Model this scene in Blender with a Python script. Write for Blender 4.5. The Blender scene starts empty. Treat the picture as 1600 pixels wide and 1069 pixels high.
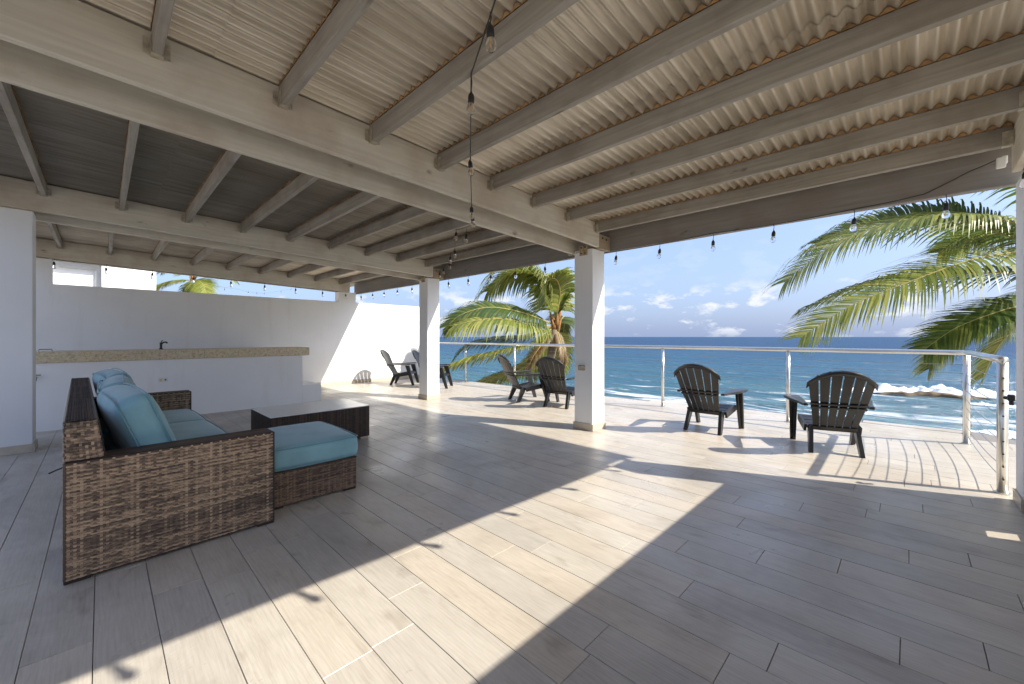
import bpy, math, random
from mathutils import Vector, Matrix, noise
random.seed(7)
PI = math.pi
sc = bpy.context.scene
COL = sc.collection

# ------------------------------------------------------------------ camera
YAW = math.radians(44.5)
EYE = 1.29
cd = bpy.data.cameras.new('camera'); cam = bpy.data.objects.new('camera', cd); COL.objects.link(cam)
cam.location = (0, 0, EYE); cam.rotation_euler = (PI/2, 0, YAW)
cd.sensor_width = 36.0; cd.lens = 36.0*630/1600; cd.shift_y = -8.0/1600
cd.clip_start = 0.05; cd.clip_end = 60000
sc.camera = cam
VX, VY = -math.sin(YAW), math.cos(YAW)      # view direction on the ground
RX, RY = math.cos(YAW), math.sin(YAW)       # right-hand direction

# ------------------------------------------------------------------ sky and sun
SUN_AZ = math.atan2(.914, .405)             # from +Y towards +X
SUN_EL = math.radians(40)
w = bpy.data.worlds.new('World'); sc.world = w; w.use_nodes = True
nt = w.node_tree; nt.nodes.clear()
def wn(t, **k):
    n = nt.nodes.new(t)
    for a, b in k.items(): setattr(n, a, b)
    return n
sky = wn('ShaderNodeTexSky', sky_type='NISHITA', sun_disc=False, sun_elevation=SUN_EL, sun_rotation=SUN_AZ,
         altitude=10, air_density=1.0, dust_density=3.5, ozone_density=5.0)
tc = wn('ShaderNodeTexCoord')
sep = wn('ShaderNodeSeparateXYZ'); nt.links.new(tc.outputs['Generated'], sep.inputs[0])
mp = wn('ShaderNodeMapping'); mp.inputs['Scale'].default_value = (9.0, 9.0, 21.0); mp.inputs['Location'].default_value = (0.35, 0.1, 0.0)
nt.links.new(tc.outputs['Generated'], mp.inputs[0])
nz = wn('ShaderNodeTexNoise'); nz.inputs['Scale'].default_value = 1.5; nz.inputs['Detail'].default_value = 9; nz.inputs['Roughness'].default_value = .58
nt.links.new(mp.outputs[0], nz.inputs['Vector'])
cr = wn('ShaderNodeValToRGB'); cr.color_ramp.elements[0].position = .53; cr.color_ramp.elements[1].position = .63
nt.links.new(nz.outputs['Fac'], cr.inputs[0])
band = wn('ShaderNodeValToRGB')             # cumulus live low over the sea, thinning upwards
e = band.color_ramp.elements; e[0].position = .0; e[0].color = (.2,)*3+(1,); e[1].position = .6; e[1].color = (.03,)*3+(1,)
for p, v in ((.02, .85), (.085, .85), (.125, .12)):
    q = band.color_ramp.elements.new(p); q.color = (v, v, v, 1)
nt.links.new(sep.outputs['Z'], band.inputs[0])
mul = wn('ShaderNodeMath', operation='MULTIPLY'); nt.links.new(cr.outputs[0], mul.inputs[0]); nt.links.new(band.outputs[0], mul.inputs[1])
even = wn('ShaderNodeMix', data_type='RGBA'); even.inputs['Factor'].default_value = .60      # hazy, even tropical blue
nt.links.new(sky.outputs[0], even.inputs['A']); even.inputs['B'].default_value = (1.75, 2.25, 3.55, 1)
mix = wn('ShaderNodeMix', data_type='RGBA'); nt.links.new(mul.outputs[0], mix.inputs['Factor'])
nt.links.new(even.outputs['Result'], mix.inputs['A']); mix.inputs['B'].default_value = (3.3, 3.4, 3.6, 1)
bg = wn('ShaderNodeBackground'); bg.inputs['Strength'].default_value = .075
nt.links.new(mix.outputs['Result'], bg.inputs['Color'])
out = wn('ShaderNodeOutputWorld'); nt.links.new(bg.outputs[0], out.inputs[0])

sd = bpy.data.lights.new('sun', 'SUN'); sd.energy = 2.0; sd.angle = math.radians(.55); sd.color = (1, .94, .82)
sun = bpy.data.objects.new('sun', sd); COL.objects.link(sun)
sdir = Vector((math.sin(SUN_AZ)*math.cos(SUN_EL), math.cos(SUN_AZ)*math.cos(SUN_EL), math.sin(SUN_EL)))
sun.rotation_euler = sdir.to_track_quat('Z', 'Y').to_euler(); sun.location = (20, 12, 25)

vs = sc.view_settings; vs.view_transform = 'Standard'; vs.look = 'None'; vs.gamma = 1.0; vs.use_curve_mapping = False
vs.exposure = 2.0
cy = sc.cycles; cy.max_bounces = 10; cy.diffuse_bounces = 6; cy.glossy_bounces = 4; cy.transmission_bounces = 6; cy.transparent_max_bounces = 8
cy.use_denoising = True; cy.sample_clamp_indirect = 6

# ------------------------------------------------------------------ materials
MATS = {}
def new_mat(name):
    m = bpy.data.materials.new(name); m.use_nodes = True
    t = m.node_tree; b = t.nodes['Principled BSDF']; MATS[name] = m
    return m, t, b
def N(t, typ, **k):
    n = t.nodes.new(typ)
    for a, v in k.items():
        if a in n.inputs.keys() if hasattr(n.inputs, 'keys') else False: n.inputs[a].default_value = v
        else: setattr(n, a, v)
    return n
def ramp(t, src, stops):
    r = t.nodes.new('ShaderNodeValToRGB'); el = r.color_ramp.elements
    while len(el) < len(stops): el.new(.5)
    for x, (p, c) in zip(el, stops): x.position = p; x.color = tuple(c)+(1,) if len(c) == 3 else c
    t.links.new(src, r.inputs[0]); return r
def coords(t, scale=(1, 1, 1), kind='Object', add=None):
    c = t.nodes.new('ShaderNodeTexCoord'); m = t.nodes.new('ShaderNodeMapping'); m.inputs['Scale'].default_value = scale
    src = c.outputs[kind]
    if add is not None:
        v = t.nodes.new('ShaderNodeVectorMath'); v.operation = 'ADD'
        t.links.new(src, v.inputs[0]); t.links.new(add, v.inputs[1]); src = v.outputs[0]
    t.links.new(src, m.inputs[0]); return m.outputs[0]
def nse(t, vec, scale, detail=5, rough=.55, dist=0.0):
    n = t.nodes.new('ShaderNodeTexNoise'); n.inputs['Scale'].default_value = scale; n.inputs['Detail'].default_value = detail
    n.inputs['Roughness'].default_value = rough; n.inputs['Distortion'].default_value = dist
    t.links.new(vec, n.inputs['Vector']); return n
def mixc(t, fac, a, b, mode='MIX'):
    m = t.nodes.new('ShaderNodeMix'); m.data_type = 'RGBA'; m.blend_type = mode
    for s, v in (('Factor', fac), ('A', a), ('B', b)):
        if hasattr(v, 'links') or hasattr(v, 'is_linked'): t.links.new(v, m.inputs[s])
        else: m.inputs[s].default_value = v if s == 'Factor' else (tuple(v)+(1,) if len(v) == 3 else v)
    return m.outputs['Result']
def bump(t, b, h, strength=.2, dist=.01):
    n = t.nodes.new('ShaderNodeBump'); n.inputs['Strength'].default_value = strength; n.inputs['Distance'].default_value = dist
    t.links.new(h, n.inputs['Height']); t.links.new(n.outputs[0], b.inputs['Normal'])
def simple(name, col, rough=.5, metal=0.0, var=.0, scale=8, bmp=0.0, spec=None):
    m, t, b = new_mat(name); b.inputs['Roughness'].default_value = rough; b.inputs['Metallic'].default_value = metal
    if spec is not None: b.inputs['Specular IOR Level'].default_value = spec
    if var or bmp:
        v = coords(t); n = nse(t, v, scale, 6)
        lo = tuple(c*(1-var) for c in col); hi = tuple(min(1, c*(1+var)) for c in col)
        r = ramp(t, n.outputs['Fac'], [(.3, lo), (.7, hi)]); t.links.new(r.outputs[0], b.inputs['Base Color'])
        if bmp: bump(t, b, n.outputs['Fac'], bmp)
    else: b.inputs['Base Color'].default_value = tuple(col)+(1,)
    return m

def tile_material(name, island):
    # wood-look porcelain plank: grain runs along local X
    m, t, b = new_mat(name)
    if island:
        g = t.nodes.new('ShaderNodeNewGeometry'); rnd = g.outputs['Random Per Island']
    else:
        g = t.nodes.new('ShaderNodeObjectInfo'); rnd = g.outputs['Random']
    mu = t.nodes.new('ShaderNodeMath'); mu.operation = 'MULTIPLY'; mu.inputs[1].default_value = 57.0; t.links.new(rnd, mu.inputs[0])
    cb = t.nodes.new('ShaderNodeCombineXYZ'); t.links.new(mu.outputs[0], cb.inputs[0]); t.links.new(mu.outputs[0], cb.inputs[2])
    v = coords(t, (1.3, 7, 1), add=cb.outputs[0])
    n1 = nse(t, v, 2.2, 8, .62, 1.2)
    v2 = coords(t, (1.6, 26, 1), add=cb.outputs[0]); n2 = nse(t, v2, 5, 6, .6, .5)
    v3 = coords(t, (2.2, 4.5, 1), add=cb.outputs[0]); n3 = nse(t, v3, 1.3, 3, .5, .4)
    base = ramp(t, n1.outputs['Fac'], [(.22, (.42, .37, .31)), (.42, (.53, .485, .42)), (.62, (.57, .525, .46)), (.82, (.49, .44, .37))])
    fine = ramp(t, n2.outputs['Fac'], [(.3, (.88, .87, .86)), (.6, (1, 1, 1))])
    c1 = mixc(t, 1.0, base.outputs[0], fine.outputs[0], 'MULTIPLY')
    kn = ramp(t, n3.outputs['Fac'], [(.64, (1, 1, 1)), (.80, (.66, .62, .58))])
    c2 = mixc(t, 1.0, c1, kn.outputs[0], 'MULTIPLY')
    tone = ramp(t, rnd, [(0, (.90, .90, .91)), (.5, (1, 1, .99)), (1, (1.0, .955, .91))])
    c3 = mixc(t, 1.0, c2, tone.outputs[0], 'MULTIPLY')
    # cathedral figure of the printed oak and foot-traffic smudges that cross the joints
    v4 = coords(t, (.9, 5.5, 1), add=cb.outputs[0]); wv = t.nodes.new('ShaderNodeTexWave'); wv.bands_direction = 'Y'
    wv.inputs['Scale'].default_value = 3.2; wv.inputs['Distortion'].default_value = 14; wv.inputs['Detail'].default_value = 4; wv.inputs['Detail Scale'].default_value = .55
    t.links.new(v4, wv.inputs['Vector'])
    fig = ramp(t, wv.outputs['Fac'], [(.0, (.87, .86, .84)), (.35, (1, 1, 1))])
    c4 = mixc(t, .45, c3, fig.outputs[0], 'MULTIPLY')
    gp = t.nodes.new('ShaderNodeNewGeometry'); n5 = nse(t, gp.outputs['Position'], 1.1, 7, .62, .6)
    dirt = ramp(t, n5.outputs['Fac'], [(.34, (.80, .79, .78)), (.55, (1, 1, 1))])
    c5 = mixc(t, 1.0, c4, dirt.outputs[0], 'MULTIPLY')
    t.links.new(c5, b.inputs['Base Color'])
    rr = ramp(t, n5.outputs['Fac'], [(.3, (.50,)*3), (.65, (.26,)*3)]); t.links.new(rr.outputs[0], b.inputs['Roughness'])
    bump(t, b, n2.outputs['Fac'], .12, .002)
    return m
tile_material('tile', False); tile_material('tile_far', True)
simple('grout', (.20, .185, .17), .9)
simple('skirting_tile', (.52, .45, .36), .4, var=.12, scale=14)

def wall_paint(name, col):
    m, t, b = new_mat(name); v = coords(t)
    n = nse(t, v, 1.1, 5, .6); r = ramp(t, n.outputs['Fac'], [(.3, tuple(c*.94 for c in col)), (.7, col)])
    vs_ = coords(t, (5, 5, .7)); ns = nse(t, vs_, 1.0, 6, .65)
    st = ramp(t, ns.outputs['Fac'], [(.28, (.95, .94, .925)), (.46, (1, 1, 1))])
    t.links.new(mixc(t, 1.0, r.outputs[0], st.outputs[0], 'MULTIPLY'), b.inputs['Base Color']); b.inputs['Roughness'].default_value = .75
    n2 = nse(t, v, 90, 3); bump(t, b, n2.outputs['Fac'], .12, .003)
wall_paint('white_wall', (.86, .86, .855)); wall_paint('column_paint', (.83, .83, .825))

def timber(name, along, lo, hi, stain):
    m, t, b = new_mat(name)
    s = (1.2, 22, 22) if along == 'X' else (22, 1.2, 22)
    oi = t.nodes.new('ShaderNodeObjectInfo'); cb = t.nodes.new('ShaderNodeCombineXYZ')
    mu = t.nodes.new('ShaderNodeMath'); mu.operation = 'MULTIPLY'; mu.inputs[1].default_value = 31; t.links.new(oi.outputs['Random'], mu.inputs[0])
    for k in range(3): t.links.new(mu.outputs[0], cb.inputs[k])
    v = coords(t, s, add=cb.outputs[0]); n = nse(t, v, 1.4, 7, .62, .4)
    v2 = coords(t, (1, 1, 1), add=cb.outputs[0]); n2 = nse(t, v2, 1.7, 5, .6)
    c = ramp(t, n.outputs['Fac'], [(.28, lo), (.7, hi)])
    st = ramp(t, n2.outputs['Fac'], [(.48, (0, 0, 0)), (.72, (.75,)*3)])
    c2 = mixc(t, st.outputs[0], c.outputs[0], stain)
    v3 = coords(t, (3.5, 9, 9) if along == 'X' else (9, 3.5, 9), add=cb.outputs[0]); n3 = nse(t, v3, 1.0, 3, .5)
    kn = ramp(t, n3.outputs['Fac'], [(.70, (1, 1, 1)), (.78, (.45, .40, .36))])
    c3 = mixc(t, 1.0, c2, kn.outputs[0], 'MULTIPLY')
    t.links.new(c3, b.inputs['Base Color']); b.inputs['Roughness'].default_value = .7
    bump(t, b, n.outputs['Fac'], .25, .004)
timber('girder_wood', 'Y', (.54, .50, .42), (.68, .64, .55), (.44, .35, .27))
timber('rafter_wood', 'X', (.25, .23, .20), (.40, .37, .325), (.19, .16, .13))
timber('beam_wood', 'X', (.20, .19, .175), (.29, .275, .255), (.22, .18, .15))
timber('block_wood', 'Y', (.30, .24, .17), (.42, .34, .24), (.30, .16, .07))

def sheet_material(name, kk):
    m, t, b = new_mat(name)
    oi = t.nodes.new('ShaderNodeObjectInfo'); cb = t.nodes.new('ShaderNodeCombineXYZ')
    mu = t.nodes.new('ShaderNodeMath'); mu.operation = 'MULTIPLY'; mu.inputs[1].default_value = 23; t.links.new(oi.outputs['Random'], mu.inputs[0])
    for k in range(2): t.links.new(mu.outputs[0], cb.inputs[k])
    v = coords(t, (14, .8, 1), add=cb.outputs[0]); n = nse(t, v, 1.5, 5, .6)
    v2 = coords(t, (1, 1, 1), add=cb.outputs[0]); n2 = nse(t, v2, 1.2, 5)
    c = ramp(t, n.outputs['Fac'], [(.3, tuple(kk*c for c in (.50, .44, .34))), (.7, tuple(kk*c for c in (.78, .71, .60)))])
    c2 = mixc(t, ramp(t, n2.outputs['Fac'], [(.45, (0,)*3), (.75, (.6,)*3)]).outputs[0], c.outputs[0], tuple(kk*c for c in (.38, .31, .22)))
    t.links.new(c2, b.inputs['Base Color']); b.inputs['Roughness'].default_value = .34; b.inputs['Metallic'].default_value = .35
sheet_material('roof_sheet', 1.0); sheet_material('roof_sheet_shaded', .42)  # darker copy: the middle bay's shade put into the sheet colour
simple('closure_foam', (.36, .22, .10), .9, var=.55, scale=5)
simple('rusty_steel', (.42, .33, .20), .55, .4, var=.45, scale=22)
simple('galvanised', (.50, .46, .38), .5, .55, var=.3, scale=30)
simple('bolt', (.06, .05, .045), .5, .6)
simple('stainless', (.72, .71, .66), .28, .9, var=.06, scale=5)
simple('cable_steel', (.30, .30, .30), .4, .8)
simple('chair_resin', (.015, .014, .0135), .33, var=.25, scale=5, spec=.55)
simple('black_plastic', (.02, .02, .02), .45)
simple('white_plastic', (.75, .74, .70), .4)
simple('yellow_plastic', (.75, .55, .25), .5)
simple('chrome_dark', (.22, .23, .23), .3, .8)
simple('dark_core', (.03, .022, .018), .8)
simple('filament', (.9, .55, .2), .4, .3)

def glass(name, col=(1, 1, 1), rough=.0):
    m, t, b = new_mat(name); b.inputs['Base Color'].default_value = tuple(col)+(1,); b.inputs['Transmission Weight'].default_value = 1
    b.inputs['Roughness'].default_value = rough; b.inputs['IOR'].default_value = 1.3
glass('bulb_glass')
def wicker(name, tan, brown, dark):
    m, t, b = new_mat(name)
    g = t.nodes.new('ShaderNodeNewGeometry')
    v = coords(t, (15, 15, 95)); n = nse(t, v, 1.0, 3, .6)
    v2 = coords(t, (2.3, 2.3, 3.0)); n2 = nse(t, v2, 1.2, 4, .6)
    ad = t.nodes.new('ShaderNodeMath'); ad.operation = 'ADD'; t.links.new(n.outputs['Fac'], ad.inputs[0])
    sc_ = t.nodes.new('ShaderNodeMath'); sc_.operation = 'MULTIPLY_ADD'; sc_.inputs[1].default_value = .40; sc_.inputs[2].default_value = -.39
    t.links.new(g.outputs['Random Per Island'], sc_.inputs[0])
    ad2 = t.nodes.new('ShaderNodeMath'); ad2.operation = 'MULTIPLY_ADD'; ad2.inputs[1].default_value = .45
    t.links.new(n2.outputs['Fac'], ad2.inputs[0]); t.links.new(sc_.outputs[0], ad2.inputs[2]); t.links.new(ad2.outputs[0], ad.inputs[1])
    r = ramp(t, ad.outputs[0], [(.22, dark), (.44, brown), (.66, tan), (.9, tuple(min(1, c*1.2) for c in tan))])
    t.links.new(r.outputs[0], b.inputs['Base Color']); b.inputs['Roughness'].default_value = .5
wicker('wicker', (.47, .335, .215), (.19, .13, .087), (.06, .042, .032))
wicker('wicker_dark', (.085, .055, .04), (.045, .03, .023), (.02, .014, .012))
wicker('wicker_mid', (.25, .165, .105), (.11, .072, .05), (.04, .028, .022))
def fabric(name, col):
    m, t, b = new_mat(name); v = coords(t); n = nse(t, v, 4, 4)
    r = ramp(t, n.outputs['Fac'], [(.3, tuple(c*.86 for c in col)), (.7, tuple(c*1.1 for c in col))]); t.links.new(r.outputs[0], b.inputs['Base Color'])
    b.inputs['Roughness'].default_value = .85; b.inputs['Sheen Weight'].default_value = .35
    n2 = nse(t, v, 260, 2); bump(t, b, n2.outputs['Fac'], .25, .002)
fabric('teal_fabric', (.23, .43, .49)); fabric('teal_piping', (.15, .33, .39))
def stone():
    m, t, b = new_mat('counter_stone'); v = coords(t); n = nse(t, v, 26, 8, .7, .8); n2 = nse(t, v, 6, 4)
    r = ramp(t, n.outputs['Fac'], [(.3, (.28, .19, .10)), (.45, (.55, .44, .28)), (.6, (.68, .58, .41)), (.8, (.50, .44, .34))])
    t.links.new(mixc(t, .25, r.outputs[0], n2.outputs['Color'], 'SOFT_LIGHT'), b.inputs['Base Color']); b.inputs['Roughness'].default_value = .3
stone()
m, t, b = new_mat('frosted_glass'); b.inputs['Base Color'].default_value = (.80, .83, .83, 1); b.inputs['Roughness'].default_value = .16

def leaf(name, a, c, y):
    m, t, b = new_mat(name); g = t.nodes.new('ShaderNodeNewGeometry')
    r = ramp(t, g.outputs['Random Per Island'], [(0, a), (.6, c), (1, y)])
    t.links.new(r.outputs[0], b.inputs['Base Color']); b.inputs['Roughness'].default_value = .42
    tr = t.nodes.new('ShaderNodeBsdfTranslucent'); t.links.new(r.outputs[0], tr.inputs[0])
    ms = t.nodes.new('ShaderNodeMixShader'); ms.inputs[0].default_value = .45
    o = t.nodes['Material Output']; t.links.new(b.outputs[0], ms.inputs[1]); t.links.new(tr.outputs[0], ms.inputs[2]); t.links.new(ms.outputs[0], o.inputs[0])
leaf('palm_leaf', (.12, .16, .028), (.25, .28, .05), (.44, .42, .11))
leaf('palm_leaf_dead', (.16, .09, .035), (.26, .16, .06), (.34, .24, .11))
leaf('palm_leaf_dark', (.055, .095, .022), (.10, .15, .03), (.22, .24, .05))
simple('palm_spine', (.36, .30, .09), .5, var=.2)
simple('palm_trunk', (.22, .17, .11), .9, var=.35, scale=9, bmp=.5)
simple('palm_fibre', (.26, .13, .04), .9, var=.4, scale=12)
simple('sand', (.45, .37, .26), .95, var=.2, scale=.5)
simple('reef', (.16, .115, .06), .9, var=.4, scale=1.2, bmp=.6)
simple('window_frame', (.45, .45, .44), .5)
simple('pole_wood', (.42, .31, .21), .8, var=.2)

def sea_material():
    m, t, b = new_mat('sea_water')
    vo = coords(t)
    sx = t.nodes.new('ShaderNodeSeparateXYZ'); t.links.new(vo, sx.inputs[0])
    # water colour: turquoise over the shallows, deep blue beyond
    mr = t.nodes.new('ShaderNodeMapRange'); mr.inputs['From Min'].default_value = 40; mr.inputs['From Max'].default_value = 420
    t.links.new(sx.outputs['Y'], mr.inputs['Value'])
    vL = coords(t, (.012, .03, 1)); nL = nse(t, vL, 1.0, 4, .6)
    a = t.nodes.new('ShaderNodeMath'); a.operation = 'MULTIPLY_ADD'; a.inputs[1].default_value = .7; t.links.new(nL.outputs['Fac'], a.inputs[0])
    a.inputs[2].default_value = -.35
    a2 = t.nodes.new('ShaderNodeMath'); a2.operation = 'ADD'; t.links.new(mr.outputs[0], a2.inputs[0]); t.links.new(a.outputs[0], a2.inputs[1])
    col = ramp(t, a2.outputs[0], [(0, (.05, .145, .18)), (.3, (.023, .093, .16)), (1, (.012, .052, .125))])
    # foam: broken streaks near the shore, small whitecaps outside
    v1 = coords(t, (.05, .16, 1)); n1 = nse(t, v1, 1.0, 10, .68, .8)
    near = t.nodes.new('ShaderNodeMapRange'); near.inputs['From Min'].default_value = 55; near.inputs['From Max'].default_value = 150
    near.inputs['To Min'].default_value = .10; near.inputs['To Max'].default_value = -.045; t.links.new(sx.outputs['Y'], near.inputs['Value'])
    east = t.nodes.new('ShaderNodeMapRange'); east.inputs['From Min'].default_value = -60; east.inputs['From Max'].default_value = 10
    east.inputs['To Min'].default_value = -.10; east.inputs['To Max'].default_value = .0; t.links.new(sx.outputs['X'], east.inputs['Value'])
    f = t.nodes.new('ShaderNodeMath'); f.operation = 'ADD'; t.links.new(n1.outputs['Fac'], f.inputs[0]); t.links.new(near.outputs[0], f.inputs[1])
    f2 = t.nodes.new('ShaderNodeMath'); f2.operation = 'ADD'; t.links.new(f.outputs[0], f2.inputs[0]); t.links.new(east.outputs[0], f2.inputs[1])
    foam = ramp(t, f2.outputs[0], [(.585, (0,)*3), (.67, (1,)*3)])
    c = mixc(t, foam.outputs[0], col.outputs[0], (.75, .78, .80))
    t.links.new(c, b.inputs['Base Color'])
    rg = mixc(t, foam.outputs[0], (.16,)*3, (.7,)*3); t.links.new(rg, b.inputs['Roughness'])
    b.inputs['Specular IOR Level'].default_value = .0
    vA = coords(t, (.22, .75, 1)); nA = nse(t, vA, 1.0, 9, .62, .5)
    vB = coords(t, (.03, .11, 1)); nB = nse(t, vB, 1.0, 5, .6, .3)
    ad = t.nodes.new('ShaderNodeMath'); ad.operation = 'MULTIPLY_ADD'; ad.inputs[1].default_value = 3.0
    t.links.new(nB.outputs['Fac'], ad.inputs[0]); t.links.new(nA.outputs['Fac'], ad.inputs[2])
    bump(t, b, ad.outputs[0], 1.0, 1.1)
    # a rough sea mirrors far less at grazing angles than flat water
    gl = t.nodes.new('ShaderNodeBsdfGlossy'); gl.inputs['Roughness'].default_value = .18
    bn = [n for n in t.nodes if n.type == 'BUMP'][0]; t.links.new(bn.outputs[0], gl.inputs['Normal'])
    fr = t.nodes.new('ShaderNodeFresnel'); fr.inputs['IOR'].default_value = 1.33; t.links.new(bn.outputs[0], fr.inputs['Normal'])
    cl = t.nodes.new('ShaderNodeMapRange'); cl.inputs['From Max'].default_value = .6; cl.inputs['To Max'].default_value = .22; t.links.new(fr.outputs[0], cl.inputs['Value'])
    ms = t.nodes.new('ShaderNodeMixShader'); t.links.new(cl.outputs[0], ms.inputs[0]); t.links.new(b.outputs[0], ms.inputs[1]); t.links.new(gl.outputs[0], ms.inputs[2])
    t.links.new(ms.outputs[0], t.nodes['Material Output'].inputs[0])
sea_material()
simple('foam_white', (.80, .82, .83), .8, var=.1, scale=1.5, bmp=.4)

# ------------------------------------------------------------------ mesh helpers
class MB:
    def __init__(s): s.v = []; s.f = []; s.mi = []
    def add(s, vs, fs, mi=0):
        o = len(s.v); s.v += [tuple(p) for p in vs]; s.f += [tuple(i+o for i in f) for f in fs]; s.mi += [mi]*len(fs)
    def box(s, x0, x1, y0, y1, z0, z1, c=0.0, tf=None, mi=0):
        if x0 > x1: x0, x1 = x1, x0
        if y0 > y1: y0, y1 = y1, y0
        if z0 > z1: z0, z1 = z1, z0
        tf = tf or (lambda p: p)
        if c <= 0:
            vs = [(x, y, z) for x in (x0, x1) for y in (y0, y1) for z in (z0, z1)]
            fs = [(0, 1, 3, 2), (4, 6, 7, 5), (0, 4, 5, 1), (2, 3, 7, 6), (0, 2, 6, 4), (1, 5, 7, 3)]
            s.add([tf(p) for p in vs], fs, mi); return
        X = (x0, x1); Y = (y0, y1); Z = (z0, z1); vs = []; idx = {}
        for i in (0, 1):
            for j in (0, 1):
                for k in (0, 1):
                    sx, sy, sz = (1-2*i)*c, (1-2*j)*c, (1-2*k)*c
                    for a, p in enumerate(((X[i], Y[j]+sy, Z[k]+sz), (X[i]+sx, Y[j], Z[k]+sz), (X[i]+sx, Y[j]+sy, Z[k]))):
                        idx[(i, j, k, a)] = len(vs); vs.append(p)
        fs = []
        q = lambda *t: fs.append(tuple(idx[x] for x in t))
        q((0,0,0,0),(0,0,1,0),(0,1,1,0),(0,1,0,0)); q((1,0,0,0),(1,1,0,0),(1,1,1,0),(1,0,1,0))
        q((0,0,0,1),(1,0,0,1),(1,0,1,1),(0,0,1,1)); q((0,1,0,1),(0,1,1,1),(1,1,1,1),(1,1,0,1))
        q((0,0,0,2),(0,1,0,2),(1,1,0,2),(1,0,0,2)); q((0,0,1,2),(1,0,1,2),(1,1,1,2),(0,1,1,2))
        for k in (0, 1):
            for j in (0, 1): q((0,j,k,1),(1,j,k,1),(1,j,k,2),(0,j,k,2))
            for i in (0, 1): q((i,0,k,0),(i,1,k,0),(i,1,k,2),(i,0,k,2))
        for i in (0, 1):
            for j in (0, 1): q((i,j,0,0),(i,j,1,0),(i,j,1,1),(i,j,0,1))
        for i in (0, 1):
            for j in (0, 1):
                for k in (0, 1): q((i,j,k,0),(i,j,k,1),(i,j,k,2))
        s.add([tf(p) for p in vs], fs, mi)
    def tube(s, pts, r, n=8, cap=True, mi=0):
        pts = [Vector(p) for p in pts]; rs = r if isinstance(r, (list, tuple)) else [r]*len(pts)
        vs = []; ref = None
        for i, p in enumerate(pts):
            d = (pts[min(i+1, len(pts)-1)]-pts[max(i-1, 0)])
            d = d.normalized() if d.length > 1e-9 else Vector((0, 0, 1))
            if ref is None:
                ref = Vector((0, 0, 1)) if abs(d.z) < .9 else Vector((1, 0, 0))
            a = (ref-d*ref.dot(d)).normalized(); bb = d.cross(a); ref = a
            for k in range(n):
                g = 2*PI*k/n; vs.append(p+(a*math.cos(g)+bb*math.sin(g))*rs[i])
        fs = [(i*n+k, i*n+(k+1) % n, (i+1)*n+(k+1) % n, (i+1)*n+k) for i in range(len(pts)-1) for k in range(n)]
        if cap: fs += [tuple(range(n-1, -1, -1)), tuple(range((len(pts)-1)*n, len(pts)*n))]
        s.add(vs, fs, mi)
    def lathe(s, prof, c=(0, 0, 0), n=16, mi=0):
        vs = []; fs = []
        for r, z in prof:
            for k in range(n):
                g = 2*PI*k/n; vs.append((c[0]+r*math.cos(g), c[1]+r*math.sin(g), c[2]+z))
        for i in range(len(prof)-1):
            for k in range(n): fs.append((i*n+k, i*n+(k+1) % n, (i+1)*n+(k+1) % n, (i+1)*n+k))
        s.add(vs, fs, mi)
    def prism(s, poly, h0, h1, tf, mi=0):
        # poly in 2D, extruded h0..h1; tf(u, v, h) -> point
        n = len(poly); vs = [tf(u, v, h0) for u, v in poly]+[tf(u, v, h1) for u, v in poly]
        fs = [tuple(range(n-1, -1, -1)), tuple(range(n, 2*n))]+[(i, (i+1) % n, n+(i+1) % n, n+i) for i in range(n)]
        s.add(vs, fs, mi)
    def grid(s, fn, nu, nv, mi=0):
        vs = [fn(i/nu, j/nv) for j in range(nv+1) for i in range(nu+1)]
        fs = [(j*(nu+1)+i, j*(nu+1)+i+1, (j+1)*(nu+1)+i+1, (j+1)*(nu+1)+i) for j in range(nv) for i in range(nu)]
        s.add(vs, fs, mi)
    def mesh(s, name, mats, smooth=False):
        me = bpy.data.meshes.new(name); me.from_pydata(s.v, [], s.f); me.update()
        for m in ([mats] if isinstance(mats, str) else mats): me.materials.append(MATS[m])
        if any(s.mi): me.polygons.foreach_set('material_index', s.mi)
        if smooth: me.polygons.foreach_set('use_smooth', [True]*len(me.polygons))
        return me
    def build(s, name, mats, parent=None, smooth=False, loc=None):
        return link(name, s.mesh(name, mats, smooth), parent, loc)
def link(name, me, parent=None, loc=None, rot=None):
    o = bpy.data.objects.new(name, me); COL.objects.link(o)
    if parent is not None: o.parent = parent
    if loc is not None: o.location = loc
    if rot is not None: o.rotation_euler = rot
    return o
def thing(name, label, cat, loc=(0, 0, 0), rz=0, group=None):
    o = bpy.data.objects.new(name, None); COL.objects.link(o); o.location = loc; o.rotation_euler = (0, 0, rz)
    return tag(o, label, cat, group)
def tag(o, label, cat, group=None):
    o['label'] = label; o['category'] = cat
    if group: o['group'] = group
    return o
def struct(o): o['kind'] = 'structure'; return o
def copy_tree(o, parent=None):
    c = o.copy(); COL.objects.link(c); c.parent = parent
    for ch in o.children: copy_tree(ch, c)
    return c

# ------------------------------------------------------------------ terrace floor
EDGE = [(-14, 7.55), (-9, 7.6), (-4.7, 7.75), (-1.5, 8.15), (.6, 8.42), (1.3, 7.7), (1.5, 6.6)]   # seaward edge of the slab
mb = MB()
poly = EDGE+[(1.5, -9), (-14, -9)]
mb.prism(poly, -6.5, -.012, lambda u, v, h: (u, v, h))
floor = struct(mb.build('terrace_floor', 'grout'))
ROWH = .2025; PL = 1.22; Y0 = 2.0-30*ROWH
known = {9: -.955, 4: -1.573, 6: -1.823, 1: -3.1, 3: -2.60, 0: -2.47}
def row_off(j):
    k = {29: -.39, 30: -.81, 31: -.024, 32: .225, 33: -.62, 34: -.277, 35: -.83, 36: .003, 37: .253, 39: -.22, 41: .078,
         27: -.955, 25: -1.823, 23: -1.573, 22: -2.6, 20: -3.1, 19: -2.47}.get(j)
    return k if k is not None else random.uniform(0, PL)
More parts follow.
